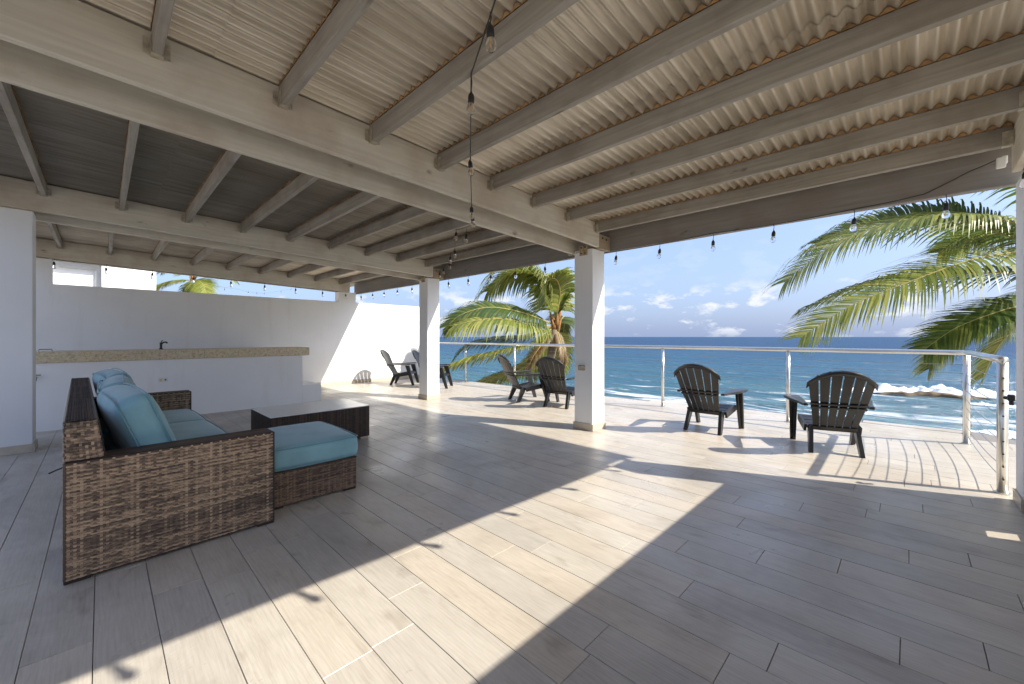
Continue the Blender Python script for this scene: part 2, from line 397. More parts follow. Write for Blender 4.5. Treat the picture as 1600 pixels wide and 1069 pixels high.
def edge_y(x):
    for (xa, ya), (xb, yb) in zip(EDGE, EDGE[1:]):
        if xa <= x <= xb: return ya+(yb-ya)*(x-xa)/(xb-xa)
    return 6.6
planks = []
for j in range(-30, 62):
    y0 = Y0+j*ROWH; y1 = y0+ROWH
    if y0 < -8.9 or y1 > 8.5: continue
    off = row_off(j); x = off-PL*math.ceil((off+11.0)/PL)
    while x < 1.4:
        a, bq = max(x, -10.99), min(x+PL, 1.45)
        if y1 > 5.3:
            while bq > a and (edge_y(bq) < y1 or (y1 > edge_y(1.3) and bq > .6)): bq -= .02
            while a < bq and edge_y(a) < y1: a += .02
        if bq-a > .05: planks.append((a, bq, y0, y1))
        x += PL
def vis(p):
    cx, cyy = (p[0]+p[1])/2, (p[2]+p[3])/2
    d = cx*VX+cyy*VY; r = cx*RX+cyy*RY
    if d < .25 or abs(r/d) > 1.45: return -1
    return 1/d**3*(p[1]-p[0])
planks.sort(key=vis, reverse=True)
cache = {}
far = MB()
for i, (a, bq, y0, y1) in enumerate(planks):
    L = round(bq-a-.003, 3)
    if i < 300 and vis((a, bq, y0, y1)) > 0:
        if L not in cache:
            q = MB(); q.box(-L/2, L/2, -ROWH/2+.0015, ROWH/2-.0015, -.014, 0, .0012); cache[L] = q.mesh('plank', 'tile')
        link('plank', cache[L], floor, ((a+bq)/2, (y0+y1)/2, random.uniform(-.0006, .0006)))
    else:
        far.box(a+.0015, bq-.0015, y0+.0015, y1-.0015, -.011, 0, .0012)
o = far.build('plank_field', 'tile_far', floor); o['kind'] = 'stuff'

# ------------------------------------------------------------------ land and sea
SEA = -8.0
mb = MB()
def land(u, v):
    x = -400+800*u; y = -260+290*v
    z = -6.52 if y < 16 else -6.52-(y-16)*.22
    return (x, y, z+.25*noise.noise(Vector((x*.05, y*.05, 0))) if y > 9 else z)
mb.grid(land, 60, 80); struct(mb.build('ground', 'sand', smooth=True))
mb = MB()
rad = [18*(1.0275**i) for i in range(290)]; NA = 330
vsn = []
for r in rad:
    for k in range(NA+1):
        an = math.radians(-125+250*k/NA); x = r*math.sin(an); y = r*math.cos(an)
        amp = .42*max(0, min(1, (260-r)/200))
        z = 0
        if amp > 0:
            wob = 9*noise.noise(Vector((x*.012, y*.012, 3)))
            z = amp*(math.sin((y+wob)*.33+.6*math.sin(x*.03))*.6+math.sin((y*.9+x*.25+wob)*.61)*.32+noise.noise(Vector((x*.09, y*.2, 1)))*.7)
        vsn.append((x, y, SEA+z))
fsn = [(i*(NA+1)+k, (i+1)*(NA+1)+k, (i+1)*(NA+1)+k+1, i*(NA+1)+k+1) for i in range(len(rad)-1) for k in range(NA)]
mb.add(vsn, fsn); struct(mb.build('sea', 'sea_water', smooth=True))

# breaking wave on the reef
def breaker(cx, cyy, L, H, seed, dirx=.98, diry=.17):
    mb = MB()
    def fn(u, v):
        s = (u-.5)*L; env = max(0, 1-(2*u-1)**4)*(.55+.65*abs(noise.noise(Vector((u*9, seed, 0)))))
        t = (v-.5)*2
        h = H*env*max(0, 1-abs(t)**1.5)*(1+.7*noise.noise(Vector((u*40, v*6, seed))))
        wdt = 2.2+1.5*noise.noise(Vector((u*6, 7, seed)))
        return (cx+s*dirx-t*wdt*diry, cyy+s*diry+t*wdt*dirx, SEA-.25+h+.3*env)
    mb.grid(fn, 130, 14); return mb.build('breaking_wave', 'foam_white', smooth=True)
for i, (cx, cyy, L, H, lab) in enumerate([
        (8, 96, 34, 1.5, 'long white breaking wave just beyond the brown reef'),
        (15, 84, 26, .7, 'low foaming wave in front of the reef beside the right palm fronds'),
        (6, 60, 13, .2, 'thin line of foam nearest the terrace edge behind the right chair')]):
    tag(breaker(cx, cyy, L, H, i*3.1), lab, 'wave', 'waves breaking off the terrace')
mb = MB()
mb.grid(lambda u, v: (-3.5+13*u, 90.3+1.6*v+1.4*u+.8*noise.noise(Vector((u*6, v*2, 0))), SEA-.35+.85*math.sin(PI*v)**.6*math.sin(PI*min(1, max(0, u)))**.4*(1+.4*noise.noise(Vector((u*12, v*3, 5))))), 60, 10)
tag(mb.build('reef_rock', 'reef', smooth=True), 'long low brown reef rock in front of the breaking wave', 'rock')

# ------------------------------------------------------------------ pergola
SL = -.035
zb = lambda y: 2.685+SL*y                     # underside of the girders
zt = lambda y: zb(y)+.32                      # top of girders and rafters
YR, YS = -1.05, 4.78                          # rear and sea end of girders
per = thing('pergola', 'grey timber pergola with white columns and a corrugated metal roof over the terrace', 'pergola')
def column(x0, x1, y0, y1, top):
    mb = MB(); mb.box(x0, x1, y0, y1, 0, top, .006); c = mb.build('column', 'column_paint', per)
    s = MB(); q = .014
    for (a, bq, cc, d) in ((x0-q, x1+q, y0-q, y0-.001), (x0-q, x1+q, y1+.001, y1+q), (x0-q, x0-.001, y0-.001, y1+.001), (x1+.001, x1+q, y0-.001, y1+.001)):
        s.box(a, bq, cc, d, .001, .095, .002)
    s.build('skirting', 'skirting_tile', c); return c
C1 = column(-3.37, -3.07, 4.69, 4.99, 2.50)
C2 = column(-7.32, -7.02, 4.67, 4.97, 2.50)
C3 = column(.605, .905, 4.75, 5.05, 2.50)
C0 = column(-7.30, -7.0, -.84, -.54, 2.70)
shear = lambda p: (p[0], p[1], p[2]+SL*p[1])
GX = {}
def girder(xa, xb, y0=YR, y1=YS, dz=0):
    mb = MB(); mb.box(xa, xb, y0, y1, 2.685+dz, 3.005, .006, shear); return mb.build('girder', 'girder_wood', per)
girder(-3.066, -3.016); girder(-3.424, -3.374, dz=-.058)
girder(-7.016, -6.966); girder(-7.374, -7.324, dz=-.04)
girder(-10.99, -10.94); girder(-11.31, -11.26)
girder(.552, .60); girder(.603, .65)
def beam(y0, y1, z0, z1, x0=-11.3, x1=.66):
    mb = MB(); mb.box(x0, x1, y0, y1, z0, z1, .006); return mb.build('edge_beam', 'beam_wood', per)
beam(5.06, 5.11, 2.50, 2.805); beam(5.16, 5.21, 2.515, 2.80); beam(-1.15, -1.10, 2.74, 3.02)
RB = []
WP = .0745                                    # corrugation pitch
def foam_strip(x0, x1, y, w, z):
    mb = MB(); n = int((x1-x0)/WP*6); vs = []; fs = []
    for i in range(n+1):
        x = x0+(x1-x0)*i/n; h = .030*(.5+.5*math.cos(2*PI*x/WP))
        for yy in (y-w/2-.004, y+w/2+.004): vs += [(x, yy, z+.0005), (x, yy, z+h+.0005)]
    for i in range(n):
        a = i*4; c = a+4
        fs += [(a, c, c+1, a+1), (a+2, a+3, c+3, c+2), (a+1, c+1, c+3, a+3)]
    mb.add(vs, fs); return mb
def rafter(x0, x1, y, dep=.138, w=.046, hang=(1, 1)):
    top = zt(y)-.002
    mb = MB(); mb.box(x0, x1, y-w/2, y+w/2, top-dep, top, .003); r = mb.build('rafter', 'rafter_wood', per)
    foam_strip(x0, x1, y, w, top).build('closure_strip', 'closure_foam', r)
    for end, xx, s in ((0, x0, 1), (1, x1, -1)):
        if not hang[end]: continue
        h = MB(); L = .055; zl = top-dep-.004; g = w/2+.002
        h.box(xx, xx+s*L, y-g, y+g, zl, zl+.003)
        for sg in (-1, 1):
            h.box(xx, xx+s*L, y+sg*g, y+sg*(g+.003), zl, zl+.105)
            h.box(xx+s*.001, xx+s*.004, y+sg*(g+.003), y+sg*(g+.034), zl+.012, zl+.10)
            for k in range(3):
                h.box(xx+s*.004, xx+s*.009, y+sg*(g+.012), y+sg*(g+.022), zl+.025+k*.026, zl+.035+k*.026)
        h.build('joist_hanger', 'galvanised', r)
for k in range(-2, 8): rafter(-3.014, .55, .217+.639*k)
for k in range(-1, 9): rafter(-6.964, -3.43, -.46+.635*k)
for k in range(-1, 9): rafter(-10.938, -7.38, -.52+.63*k)
# corrugated sheets: ridges run down the slope (Y), each sheet laps its neighbour
def sheet_mesh(W, y0, y1, lift, mat='roof_sheet'):
    mb = MB(); nx = int(round(W/WP))*10; ny = 3
    def fn(u, v, dz):
        x = W*u; y = y0+(y1-y0)*v
        return (x, y, 3.007+SL*y+.0158*(1+math.cos(2*PI*x/WP))+lift+dz)
    mb.grid(lambda u, v: fn(u, v, 0), nx, ny); return mb.mesh('corrugated_sheet', mat, True)
SW = WP*12
xs = []; x = .95-SW-WP
x = round(x/WP)*WP
while x > -12.6: xs.append(x); x -= SW
for r, (y0, y1) in enumerate(((-1.45, .62), (.48, 2.78), (2.62, 5.36))):
    m1 = sheet_mesh(SW+WP, y0, y1, .0045*(2-r)); m2 = sheet_mesh(SW+WP, y0, y1, .0045*(2-r)+.0014)
    m3 = sheet_mesh(SW+WP, y0, y1, .0045*(2-r), 'roof_sheet_shaded'); m4 = sheet_mesh(SW+WP, y0, y1, .0045*(2-r)+.0014, 'roof_sheet_shaded')
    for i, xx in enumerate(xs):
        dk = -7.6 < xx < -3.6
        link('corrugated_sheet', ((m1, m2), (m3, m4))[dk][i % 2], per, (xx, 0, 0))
# blocks and plates at the column heads
for cx, cyy in ((-3.22, 4.84), (-7.17, 4.82)):
    mb = MB(); mb.box(cx+.10, cx+.205, 4.785, 5.055, 2.503, 2.70, .004); bl = mb.build('beam_block', 'block_wood', per)
    q = MB()
    for yy, zz in ((4.86, 2.66), (4.95, 2.64), (4.90, 2.56)): q.lathe([(0, .006), (.012, .006), (.014, 0)], (0, 0, 0), 8)
    q = MB()
    for yy, zz in ((4.85, 2.655), (4.945, 2.645)):
        q.tube([(cx+.205, yy, zz), (cx+.214, yy, zz)], .012, 8)
    q.build('bolt', 'bolt', bl)
    mb = MB(); mb.box(cx-.06, cx+.07, cyy-.156, cyy-.151, 2.42, 2.56, .001); pl = mb.build('angle_plate', 'rusty_steel', per)
    q = MB()
    for dx, zz in ((-.03, 2.53), (.035, 2.53), (-.03, 2.45), (.035, 2.45)): q.tube([(cx+dx, cyy-.156, zz), (cx+dx, cyy-.165, zz)], .011, 8)
    q.build('bolt', 'bolt', pl)
    mb = MB(); mb.tube([(cx-.24, cyy-.17, 2.46), (cx-.20, cyy-.17, 2.45), (cx-.1, cyy-.165, 2.47), (cx-.05, cyy-.16, 2.48)], .008, 6); mb.build('tie_rod', 'galvanised', per)

# ------------------------------------------------------------------ walls
bw = thing('back_wall', 'white rendered terrace wall with a long open strip under the roof, behind the bar', 'wall')
mb = MB()
mb.box(-11.25, -11.0, -5.9, 7.5, 0, 2.245); mb.box(-11.25, -11.0, -5.9, -.63, 2.245, 2.70); mb.box(-11.25, -11.0, 4.50, 4.97, 2.245, 2.515)
mb.build('wall', 'white_wall', bw)
mb = MB(); mb.box(-10.999, -10.985, 3.2, 7.5, .001, .095, .002); mb.build('skirting', 'skirting_tile', bw)
mb = MB(); mb.box(.66, .76, -5.9, 4.14, 0, 1.67); mb.box(.66, .76, 4.30, 4.749, 0, 1.67); mb.box(.66, .76, 4.14, 4.30, 0, .14); mb.box(.66, .76, 4.14, 4.30, .36, 1.67)
sw = thing('side_wall', 'white parapet wall running back from the right column', 'wall')
mb.build('wall', 'white_wall', sw)
mb = MB(); mb.box(.646, .659, -5.9, 4.735, .001, .11, .002); mb.build('skirting', 'skirting_tile', sw)

# bar counter
bar = thing('bar_counter', 'white bar counter with a thick speckled stone top along the back wall', 'counter')
mb = MB(); mb.box(-8.60, -8.41, -5.5, 2.74, 0, .93); mb.box(-10.9, -8.60, 2.55, 2.74, 0, .93); mb.build('base', 'white_wall', bar)
mb = MB(); mb.box(-9.15, -8.385, -5.5, 1.2, .931, 1.085, .006); mb.box(-9.15, -8.385, 1.2015, 2.86, .931, 1.085, .006)
mb.box(-9.15, -8.40, -5.5, 2.85, .95, 1.07); mb.build('stone_top', 'counter_stone', bar)
mb = MB(); mb.box(-9.3, -8.43, 2.742, 3.10, 0, .34, .01); mb.build('step_block', 'white_wall', bar)

# ------------------------------------------------------------------ small fixtures
def outlet(name, label, x, y, z, w=.115, h=.07, mats='white_plastic', knob='yellow_plastic'):
    t = thing(name, label, 'outlet', (x, y, z))
    mb = MB(); mb.box(0, .008, -w/2, w/2, -h/2, h/2, .003); p = mb.build('plate', mats, t)
    mb = MB(); mb.box(.008, .011, -w*.38, -w*.12, -h*.28, h*.28, .001); mb.build('cover', knob, p)
    mb = MB(); mb.tube([(.008, w*.25, 0), (.016, w*.25, 0)], .012, 10); mb.build('socket', 'bolt', p)
outlet('wall_outlet', 'cream outlet plate on the white bar front behind the sofa', -8.41, .68, .61)
outlet('wall_outlet', 'small white outlet box on the sunlit back wall', -11.0, 4.9, 1.02, mats='white_plastic', knob='white_plastic')
t = thing('switch_box', 'small brass-coloured outlet box on the near white column', 'outlet', (-3.24, 4.69, .86))
mb = MB(); mb.box(-.05, .05, -.03, 0, -.035, .035, .004); bx_ = mb.build('box', 'rusty_steel', t)
mb = MB(); mb.box(-.042, .042, -.034, -.03, -.027, .027, .002); mb.build('lid', 'galvanised', bx_)
def faucet(x, y, z, lab):
    t = thing('faucet', lab, 'faucet', (x, y, z))
    mb = MB(); mb.lathe([(0, 0), (.026, 0), (.026, .012), (.016, .02), (.016, .10), (.02, .11), (.0, .115)], n=12); mb.build('body', 'black_plastic', t, True)
    mb = MB(); mb.tube([(0, 0, .085), (.0, .03, .115), (.0, .06, .12), (0, .08, .10)], .012, 8); mb.build('spout', 'black_plastic', t, True)
    mb = MB(); mb.tube([(0, 0, .108), (0, .01, .135), (0, .02, .15)], .007, 6); mb.build('handle', 'black_plastic', t, True)
faucet(-8.72, .68, 1.085, 'dark chrome faucet standing on the stone bar top')
t = thing('tap_handle', 'low metal handle lying on the left end of the stone bar top', 'handle', (-8.6, -.55, 1.086))
mb = MB(); mb.tube([(0, -.06, 0), (0, -.06, .03), (0, .06, .03), (0, .06, 0)], .007, 6); mb.build('bar', 'chrome_dark', t)
t = thing('garden_tap', 'small metal tap on the bar front next to the left column', 'tap', (-8.41, -.62, .74))
mb = MB(); mb.tube([(0, 0, 0), (.09, 0, 0), (.10, 0, -.04)], .011, 8); mb.build('spout', 'chrome_dark', t)
mb = MB(); mb.tube([(.06, -.045, .035), (.06, .045, .035)], .007, 6); mb.tube([(.06, 0, 0), (.06, 0, .035)], .006, 6); mb.build('lever', 'chrome_dark', t)
# flood light at the right column head
t = thing('flood_light', 'white plastic flood light under the roof corner at the right column', 'lamp', (.545, 4.94, 2.66))
mb = MB(); mb.box(-.025, .006, -.025, .015, -.02, .04, .005); mb.build('base', 'white_plastic', t)
mb = MB(); mb.box(-.055, -.005, -.06, -.03, -.055, .02, .004, lambda p: (p[0], p[1]-.3*p[2], p[2])); mb.build('head', 'white_plastic', t)

# ------------------------------------------------------------------ railing
rail = thing('cable_railing', 'stainless cable railing along the seaward terrace edge with a short return on the right', 'railing')
RLY = 7.3; RH = 1.10
posts = [(.50, RLY), (-1.30, RLY), (-3.25, RLY), (-5.15, RLY), (-7.08, RLY), (-9.03, RLY), (-10.9, RLY), (.555, 5.21)]
fit_me = {}
for fx in (True, False):
    for big in (True, False):
        q = MB(); e_ = .038 if big else .029
        q.tube([(-e_, 0, 0), (e_, 0, 0)] if fx else [(0, -e_, 0), (0, e_, 0)], .007, 6); fit_me[(fx, big)] = q.mesh('cable_fitting', 'bolt')
for (x, y) in posts:
    mb = MB(); mb.tube([(x, y, .006), (x, y, RH-.02)], .033 if x > 0 else .0255, 16); p = mb.build('post', 'stainless', rail, True)
    mb = MB(); mb.lathe([(.05, 0), (.05, .006), (.03, .010), (.0, .010)], (x, y, .001), 16); mb.build('base_flange', 'stainless', p)
    for k in range(9): link('cable_fitting', fit_me[(y == RLY, x > 0)], p, (x, y, .12+k*.104))
mb = MB(); mb.tube([(-10.98, RLY, RH), (-6, RLY, RH), (0.3, RLY, RH), (.46, RLY-.02, RH), (.515, RLY-.10, RH), (.53, 6.6, RH), (.555, 5.16, RH)], .030, 14); mb.build('top_rail', 'stainless', rail, True)
for k in range(9):
    zz = .12+k*.104
    mb = MB(); mb.tube([(-10.95, RLY, zz), (.50, RLY, zz)], .0028, 5); mb.build('cable', 'cable_steel', rail)
    pts = [(.50+.055*s, RLY+(5.21-RLY)*s, zz-(.030+.012*math.sin(k*2.1))*4*s*(1-s)) for s in [i/10 for i in range(11)]]
    mb = MB(); mb.tube(pts, .0036, 5); mb.build('cable', 'cable_steel', rail)
t = thing('gate_latch', 'black latch between the end railing post and the right column', 'latch', (.605, 5.06, .80))
mb = MB(); mb.box(-.04, .0, .0, .03, -.02, .03, .004); mb.tube([(-.05, .05, 0), (-.02, .02, 0)], .014, 8); mb.build('bolt', 'black_plastic', t)
mb = MB(); mb.box(-.03, -.005, .01, .05, -.055, -.02, .004); mb.build('keeper', 'black_plastic', t)

# ------------------------------------------------------------------ adirondack chairs
def chair_meshes():
    P = {}
    prof = [(.125, .255), (.045, .40), (-.035, .535), (-.105, .68), (-.18, .83), (-.235, .945)]   # forward, height of the back
    def back(u, v, th=0.0):
        k = v*(len(prof)-1); i = min(int(k), len(prof)-2); f = k-i
        y = prof[i][0]+(prof[i+1][0]-prof[i][0])*f; z = prof[i][1]+(prof[i+1][1]-prof[i][1])*f
        y -= .055*(1-(u/.29)**2)*(.35+.65*v)
        return (u, y-.33-th*.93, z-th*.38)
    hw = lambda v: .195+.105*min(1, v*1.15)
    vtop = lambda u: 1.0-.235*(abs(u)/.30)**2.2
    P['back_slat'] = []
    for i in range(6):
        mb = MB(); rows = 14; vs = []
        for r in range(rows+1):
            for e in (0, 1):
                s0 = -1+2*i/6; s1 = -1+2*(i+1)/6; s = s0+(s1-s0)*e
                um = ((s0+s1)/2+(s-(s0+s1)/2))*hw(1.0)
                v = vtop(um)*r/rows; u = s*hw(v)+(.0065 if e == 0 else -.0065)
                vs.append(((u, v)))
        pts = []
        for (u, v) in vs: pts += [back(u, v, 0), back(u, v, .016)]
        fs = []
        for r in range(rows):
            a = r*4; c = a+4
            fs += [(a, a+2, c+2, c), (a+1, c+1, c+3, a+3), (a, c, c+1, a+1), (a+2, a+3, c+3, c+2)]
        a = rows*4; fs += [(0, 1, 3, 2), (a, a+2, a+3, a+1)]
        mb.add(pts, fs); P['back_slat'].append(mb)
    def across(v0, v1, th0, th1, inset=0, arch=False):
        mb = MB(); n = 18; vs = []
        for i in range(n+1):
            s = -1+2*i/n
            if arch:
                u = s*.298; t = vtop(u); va, vb = t-v0, t-v1
            else: va, vb = v0, v1; u = s*(hw((va+vb)/2)-inset)
            for v, th in ((va, th0), (vb, th0), (vb, th1), (va, th1)): vs.append(back(u, v, th))
        fs = []
        for i in range(n):
            a = i*4; c = a+4
            for k in range(4): fs.append((a+k, a+(k+1) % 4, c+(k+1) % 4, c+k))
        fs += [(0, 3, 2, 1), (n*4, n*4+1, n*4+2, n*4+3)]
        mb.add(vs, fs); return mb
    P['back_rim'] = [across(.085, .004, .0165, .030, arch=True)]
    P['back_rail'] = [across(.375, .405, .0165, .034), across(.435, .46, .0165, .034), across(.0, .06, .0165, .03)]
    seat = [(.115, .262), (.20, .262), (.29, .278), (.38, .302), (.47, .328), (.545, .338), (.585, .318), (.60, .285)]
    P['seat_slat'] = []
    for i in range(len(seat)-1):
        (a, za), (c, zc) = seat[i], seat[i+1]; dx, dz = c-a, zc-za; L = math.hypot(dx, dz); g = .004
        mb = MB(); wd = .235+.02*i/6
        mb.box(-wd, wd, g, L-g, -.02, 0, .003, lambda p, a=a, za=za, dx=dx, dz=dz, L=L: (p[0], a-.33+(p[1]*dx-p[2]*dz)/L, za+(p[1]*dz+p[2]*dx)/L))
        P['seat_slat'].append(mb)
    P['rear_leg'] = []; P['front_leg'] = []; P['arm'] = []; P['side_rail'] = []
    for s in (-1, 1):
        mb = MB()
        mb.prism([(.10, .30), (.19, .27), (.165, .20), (.055, .0), (-.005, .0), (.04, .12)], .185, .225, lambda u, v, h: (s*(h+.02*(1-v/.3)), u-.33, v)); P['rear_leg'].append(mb)
        mb = MB()
        mb.prism([(.16, .285), (.50, .345), (.56, .33), (.57, .27), (.50, .255), (.19, .205)], .236, .262, lambda u, v, h: (s*h, u-.33, v)); P['side_rail'].append(mb)
        mb = MB()
        prof2 = [(.43, .525), (.545, .525), (.60, .30), (.675, .0), (.61, .0), (.52, .25)]
        mb.prism(prof2, .272, .300, lambda u, v, h: (s*(h+.02*v), u-.33, v))
        mb.prism([(.500, .525), (.545, .525), (.600, .30), (.675, 0), (.645, 0), (.565, .30)], .300, .345, lambda u, v, h: (s*((h-.30)*(.55+.8*v)+.30+.02*v), u-.33, v)); P['front_leg'].append(mb)
        mb = MB()
        out_ = [(-.06, .265), (.1, .255), (.30, .25), (.44, .245), (.535, .258), (.575, .30), (.585, .335), (.57, .38), (.52, .415), (.44, .415), (.3, .39), (.1, .335), (-.06, .305)]
        zf = lambda u: .527+.03*max(0, u)
        mb.prism(out_, -.0, .022, lambda u, v, h: (s*v, u-.33, zf(u)+h))
        mb.prism([(a, c) for a, c in [(u*.97+.005, .335+(v-.335)*.88) for u, v in out_]], .022, .027, lambda u, v, h: (s*v, u-.33, zf(u)+h))
        P['arm'].append(mb)
    return {k: [m.mesh(k, 'chair_resin', k in ('back_rim',)) for m in v] for k, v in P.items()}
CH = chair_meshes()
def chair(x, y, face, label):
    # face: direction the sitter looks, as a ground vector
    t = thing('adirondack_chair', label, 'chair', (x, y, .002), math.atan2(face[1], face[0])-PI/2, 'black slatted chairs on the terrace')
    for k, ms in CH.items():
        for m in ms: link(k, m, t)
chair(-1.98, 6.00, (.03, 1), 'black slatted adirondack chair facing the sea, nearest to the right of the near column')
chair(-.66, 5.92, (-.33, 1), 'large black adirondack chair turned slightly left, beside the short railing return on the right')
chair(-5.55, 6.10, (.42, 1), 'black adirondack chair seen half from the side, left one of the pair before the palm')
chair(-4.62, 6.08, (-.16, 1), 'black adirondack chair seen from behind, partly hidden by the near column')
chair(-9.86, 5.82, (.71, .70), 'black adirondack chair in profile close to the sunlit back wall')
chair(-8.64, 6.05, (.76, .65), 'black adirondack chair mostly hidden behind the far column')

# ------------------------------------------------------------------ wicker furniture
def weave(mb, o, u, v, n, W, H, pitch=.0105, half=.024, amp=.0045, mi=0):
    o, u, v, n = Vector(o), Vector(u), Vector(v), Vector(n)
    rows = max(2, int(H/pitch)); cols = max(2, int(round(W/half))); hw_ = W/cols
    for r in range(rows):
        vc = (r+.5)*H/rows; hh = H/rows*.46; vs = []; fs = []
        m_ = cols*3
        for i in range(m_+1):
            s = i*W/m_; ph = math.sin(PI*(s/hw_)+(PI if r % 2 else 0)); jit = .0012*noise.noise(Vector((s*40, r*3.3, o.x)))
            d = amp*(1 if ph > .2 else -1 if ph < -.2 else ph*5)+.002
            c = o+u*s+v*(vc+jit)+n*d
            vs += [c-v*hh+n*-.0012, c+n*.0008, c+v*hh+n*-.0012]
        for i in range(m_): a = i*3; fs += [(a, a+3, a+4, a+1), (a+1, a+4, a+5, a+2)]
        mb.add(vs, fs, mi)
    for c in range(cols):
        s = (c+.5)*hw_; wv = hw_*.26
        p0 = o+u*(s-wv)+n*.0022; p1 = o+u*(s+wv)+n*.0022
        mb.add([p0, p1, p1+v*H, p0+v*H], [(0, 1, 2, 3)], mi)
def reeds(mb, o, u, v, n, W, H, pitch=.016, mi=0):
    o, u, v, n = Vector(o), Vector(u), Vector(v), Vector(n); k = int(W/pitch); p = W/k
    for i in range(k):
        c = o+u*((i+.5)*p); r = p*.47
        prof = [c-u*r, c-u*r*.6+n*.004, c+u*r*.6+n*.004, c+u*r]
        mb.add(prof+[q+v*H for q in prof], [(0, 1, 5, 4), (1, 2, 6, 5), (2, 3, 7, 6)], mi)
def rbox(hx, hy, hz, r, n=9, puff=.0, wr=.0, seed=0, puffside=0.0):
    mb = MB()
    def face(ax, sg):
        def fn(a, c):
            p = [0, 0, 0]; oth = [k for k in range(3) if k != ax]; p[ax] = sg
            a2 = math.sin((a-.5)*PI)*.35+(a-.5)*2*.65; c2 = math.sin((c-.5)*PI)*.35+(c-.5)*2*.65
            if sg > 0: p[oth[0]], p[oth[1]] = a2, c2
            else: p[oth[0]], p[oth[1]] = -a2, c2
            if ax == 1: p[oth[0]] = -p[oth[0]]
            h = (hx, hy, hz); q = Vector([p[k]*h[k] for k in range(3)])
            inn = Vector([max(-h[k]+r, min(h[k]-r, q[k])) for k in range(3)])
            d = q-inn
            q = inn+d.normalized()*r if d.length > 1e-7 else q
            kx, ky, kz = 1-(q.x/hx)**2, 1-(q.y/hy)**2, 1-(q.z/hz)**2
            q.z += (1 if q.z > 0 else -1)*puff*max(0, kx)**.6*max(0, ky)**.6*min(1, abs(q.z)/hz*1.4)
            q.y += (1 if q.y > 0 else -1)*puffside*max(0, kx)**.6*max(0, kz)**.6*min(1, abs(q.y)/hy)
            q.x += (1 if q.x > 0 else -1)*puffside*max(0, ky)**.6*max(0, kz)**.6*min(1, abs(q.x)/hx)
            if wr:
                nn = noise.noise(Vector((q.x*5+seed, q.y*5, q.z*5)))+.8*(1-abs(noise.noise(Vector((q.x*6+seed, q.y*15+q.x*5, q.z*9))))*2)*.5+.3*noise.noise(Vector((q.x*20+seed, q.y*22, q.z*14)))
                q += q.normalized()*wr*nn
            return q
        mb.grid(fn, n*3, n*3)
    for ax in range(3):
        for sg in (-1, 1): face(ax, sg)
    return mb
def piping(hx, hy, z, r, rad=.005, puffside=0):
    pts = []
    for k in range(4):
        cx = (hx-r)*(1 if k in (0, 3) else -1); cyy = (hy-r)*(1 if k in (0, 1) else -1)
        for i in range(7):
            g = PI/2*k+PI/2*i/6; pts.append((cx+r*math.cos(g), cyy+r*math.sin(g), z))
        nk = (k+1) % 4; nx_ = (hx-r)*(1 if nk in (0, 3) else -1); ny_ = (hy-r)*(1 if nk in (0, 1) else -1)
        ex, ey = pts[-1][0], pts[-1][1]; sx_, sy_ = nx_+r*math.cos(PI/2*(k+1)), ny_+r*math.sin(PI/2*(k+1))
        for i in range(1, 6):
            f = i/6; b_ = puffside*math.sin(PI*f)**.6; dx, dy = math.cos(PI/2*(k+1)), math.sin(PI/2*(k+1))
            pts.append((ex+(sx_-ex)*f+dx*b_, ey+(sy_-ey)*f+dy*b_, z))
    pts.append(pts[0]); mb = MB(); mb.tube(pts, rad, 6, False); return mb
def cushion(name, parent, loc, rot, hx, hy, hz, r, puff, seed, puffside=.012, pip=True):
    c = rbox(hx, hy, hz, r, 10, puff, .0085, seed, puffside).build(name, 'teal_fabric', parent, True)
    c.location = loc; c.rotation_euler = rot
    if pip:
        for sg in (-1, 1):
            piping(hx+.001, hy+.001, sg*(hz-.012), r, .0048, puffside*.9).build('piping', 'teal_piping', c, True)
    return c

XA, XB = -3.13, -6.35; YB, YF = -.135, .835; AT = .17
sofa = thing('wicker_sofa', 'long brown wicker sofa with teal cushions facing the sea', 'sofa', ((XA+XB)/2, (YB+YF)/2-.042, 0), math.radians(1.5))
ox, oy = (XA+XB)/2, (YB+YF)/2
def rel(mb):
    mb.v = [(a-ox, c-oy, d) for a, c, d in mb.v]; return mb
def arm(x0, x1, outer):
    mb = MB(); mb.box(x0+.004, x1-.004, YB+.004, YF-.004, .012, .625, 0, None, 1)
    xo = x1 if outer > 0 else x0
    weave(mb, (x1+.001, YB, .02), (0, 1, 0), (0, 0, 1), (1, 0, 0), YF-YB, .61)
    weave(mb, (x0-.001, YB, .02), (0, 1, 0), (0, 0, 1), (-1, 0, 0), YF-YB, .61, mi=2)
    weave(mb, (x0, YF+.001, .02), (1, 0, 0), (0, 0, 1), (0, 1, 0), x1-x0, .61)
    weave(mb, (x0, YB-.001, .02), (1, 0, 0), (0, 0, 1), (0, -1, 0), x1-x0, .61)
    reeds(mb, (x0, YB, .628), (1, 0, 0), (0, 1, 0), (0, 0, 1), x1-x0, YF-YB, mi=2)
    rim = [(x1, YB, .626), (x1, YF, .626), (x0, YF, .626), (x0, YB, .626), (x1, YB, .626)]
    mb.tube(rim, .008, 6, False, 2)
    for (xx, yy) in ((x1, YB), (x1, YF), (x0, YF), (x0, YB)): mb.tube([(xx, yy, .02), (xx, yy, .63)], .0075, 6, False, 2)
    for (xx, yy) in ((x1-.045, YB+.045), (x1-.045, YF-.045), (x0+.045, YF-.045), (x0+.045, YB+.045)):
        mb.box(xx-.045, xx+.045, yy-.05, yy+.05, .0, .022, .003, None, 1)
    return rel(mb).build('arm', ['wicker', 'dark_core', 'wicker_dark'], sofa)
arm(XA-AT, XA, 1); arm(XB, XB+AT, -1)
mb = MB()                                   # seat deck and front panel
mb.box(XB+AT+.002, XA-AT-.002, YB+.12, YF-.03, .05, .27, 0, None, 1)
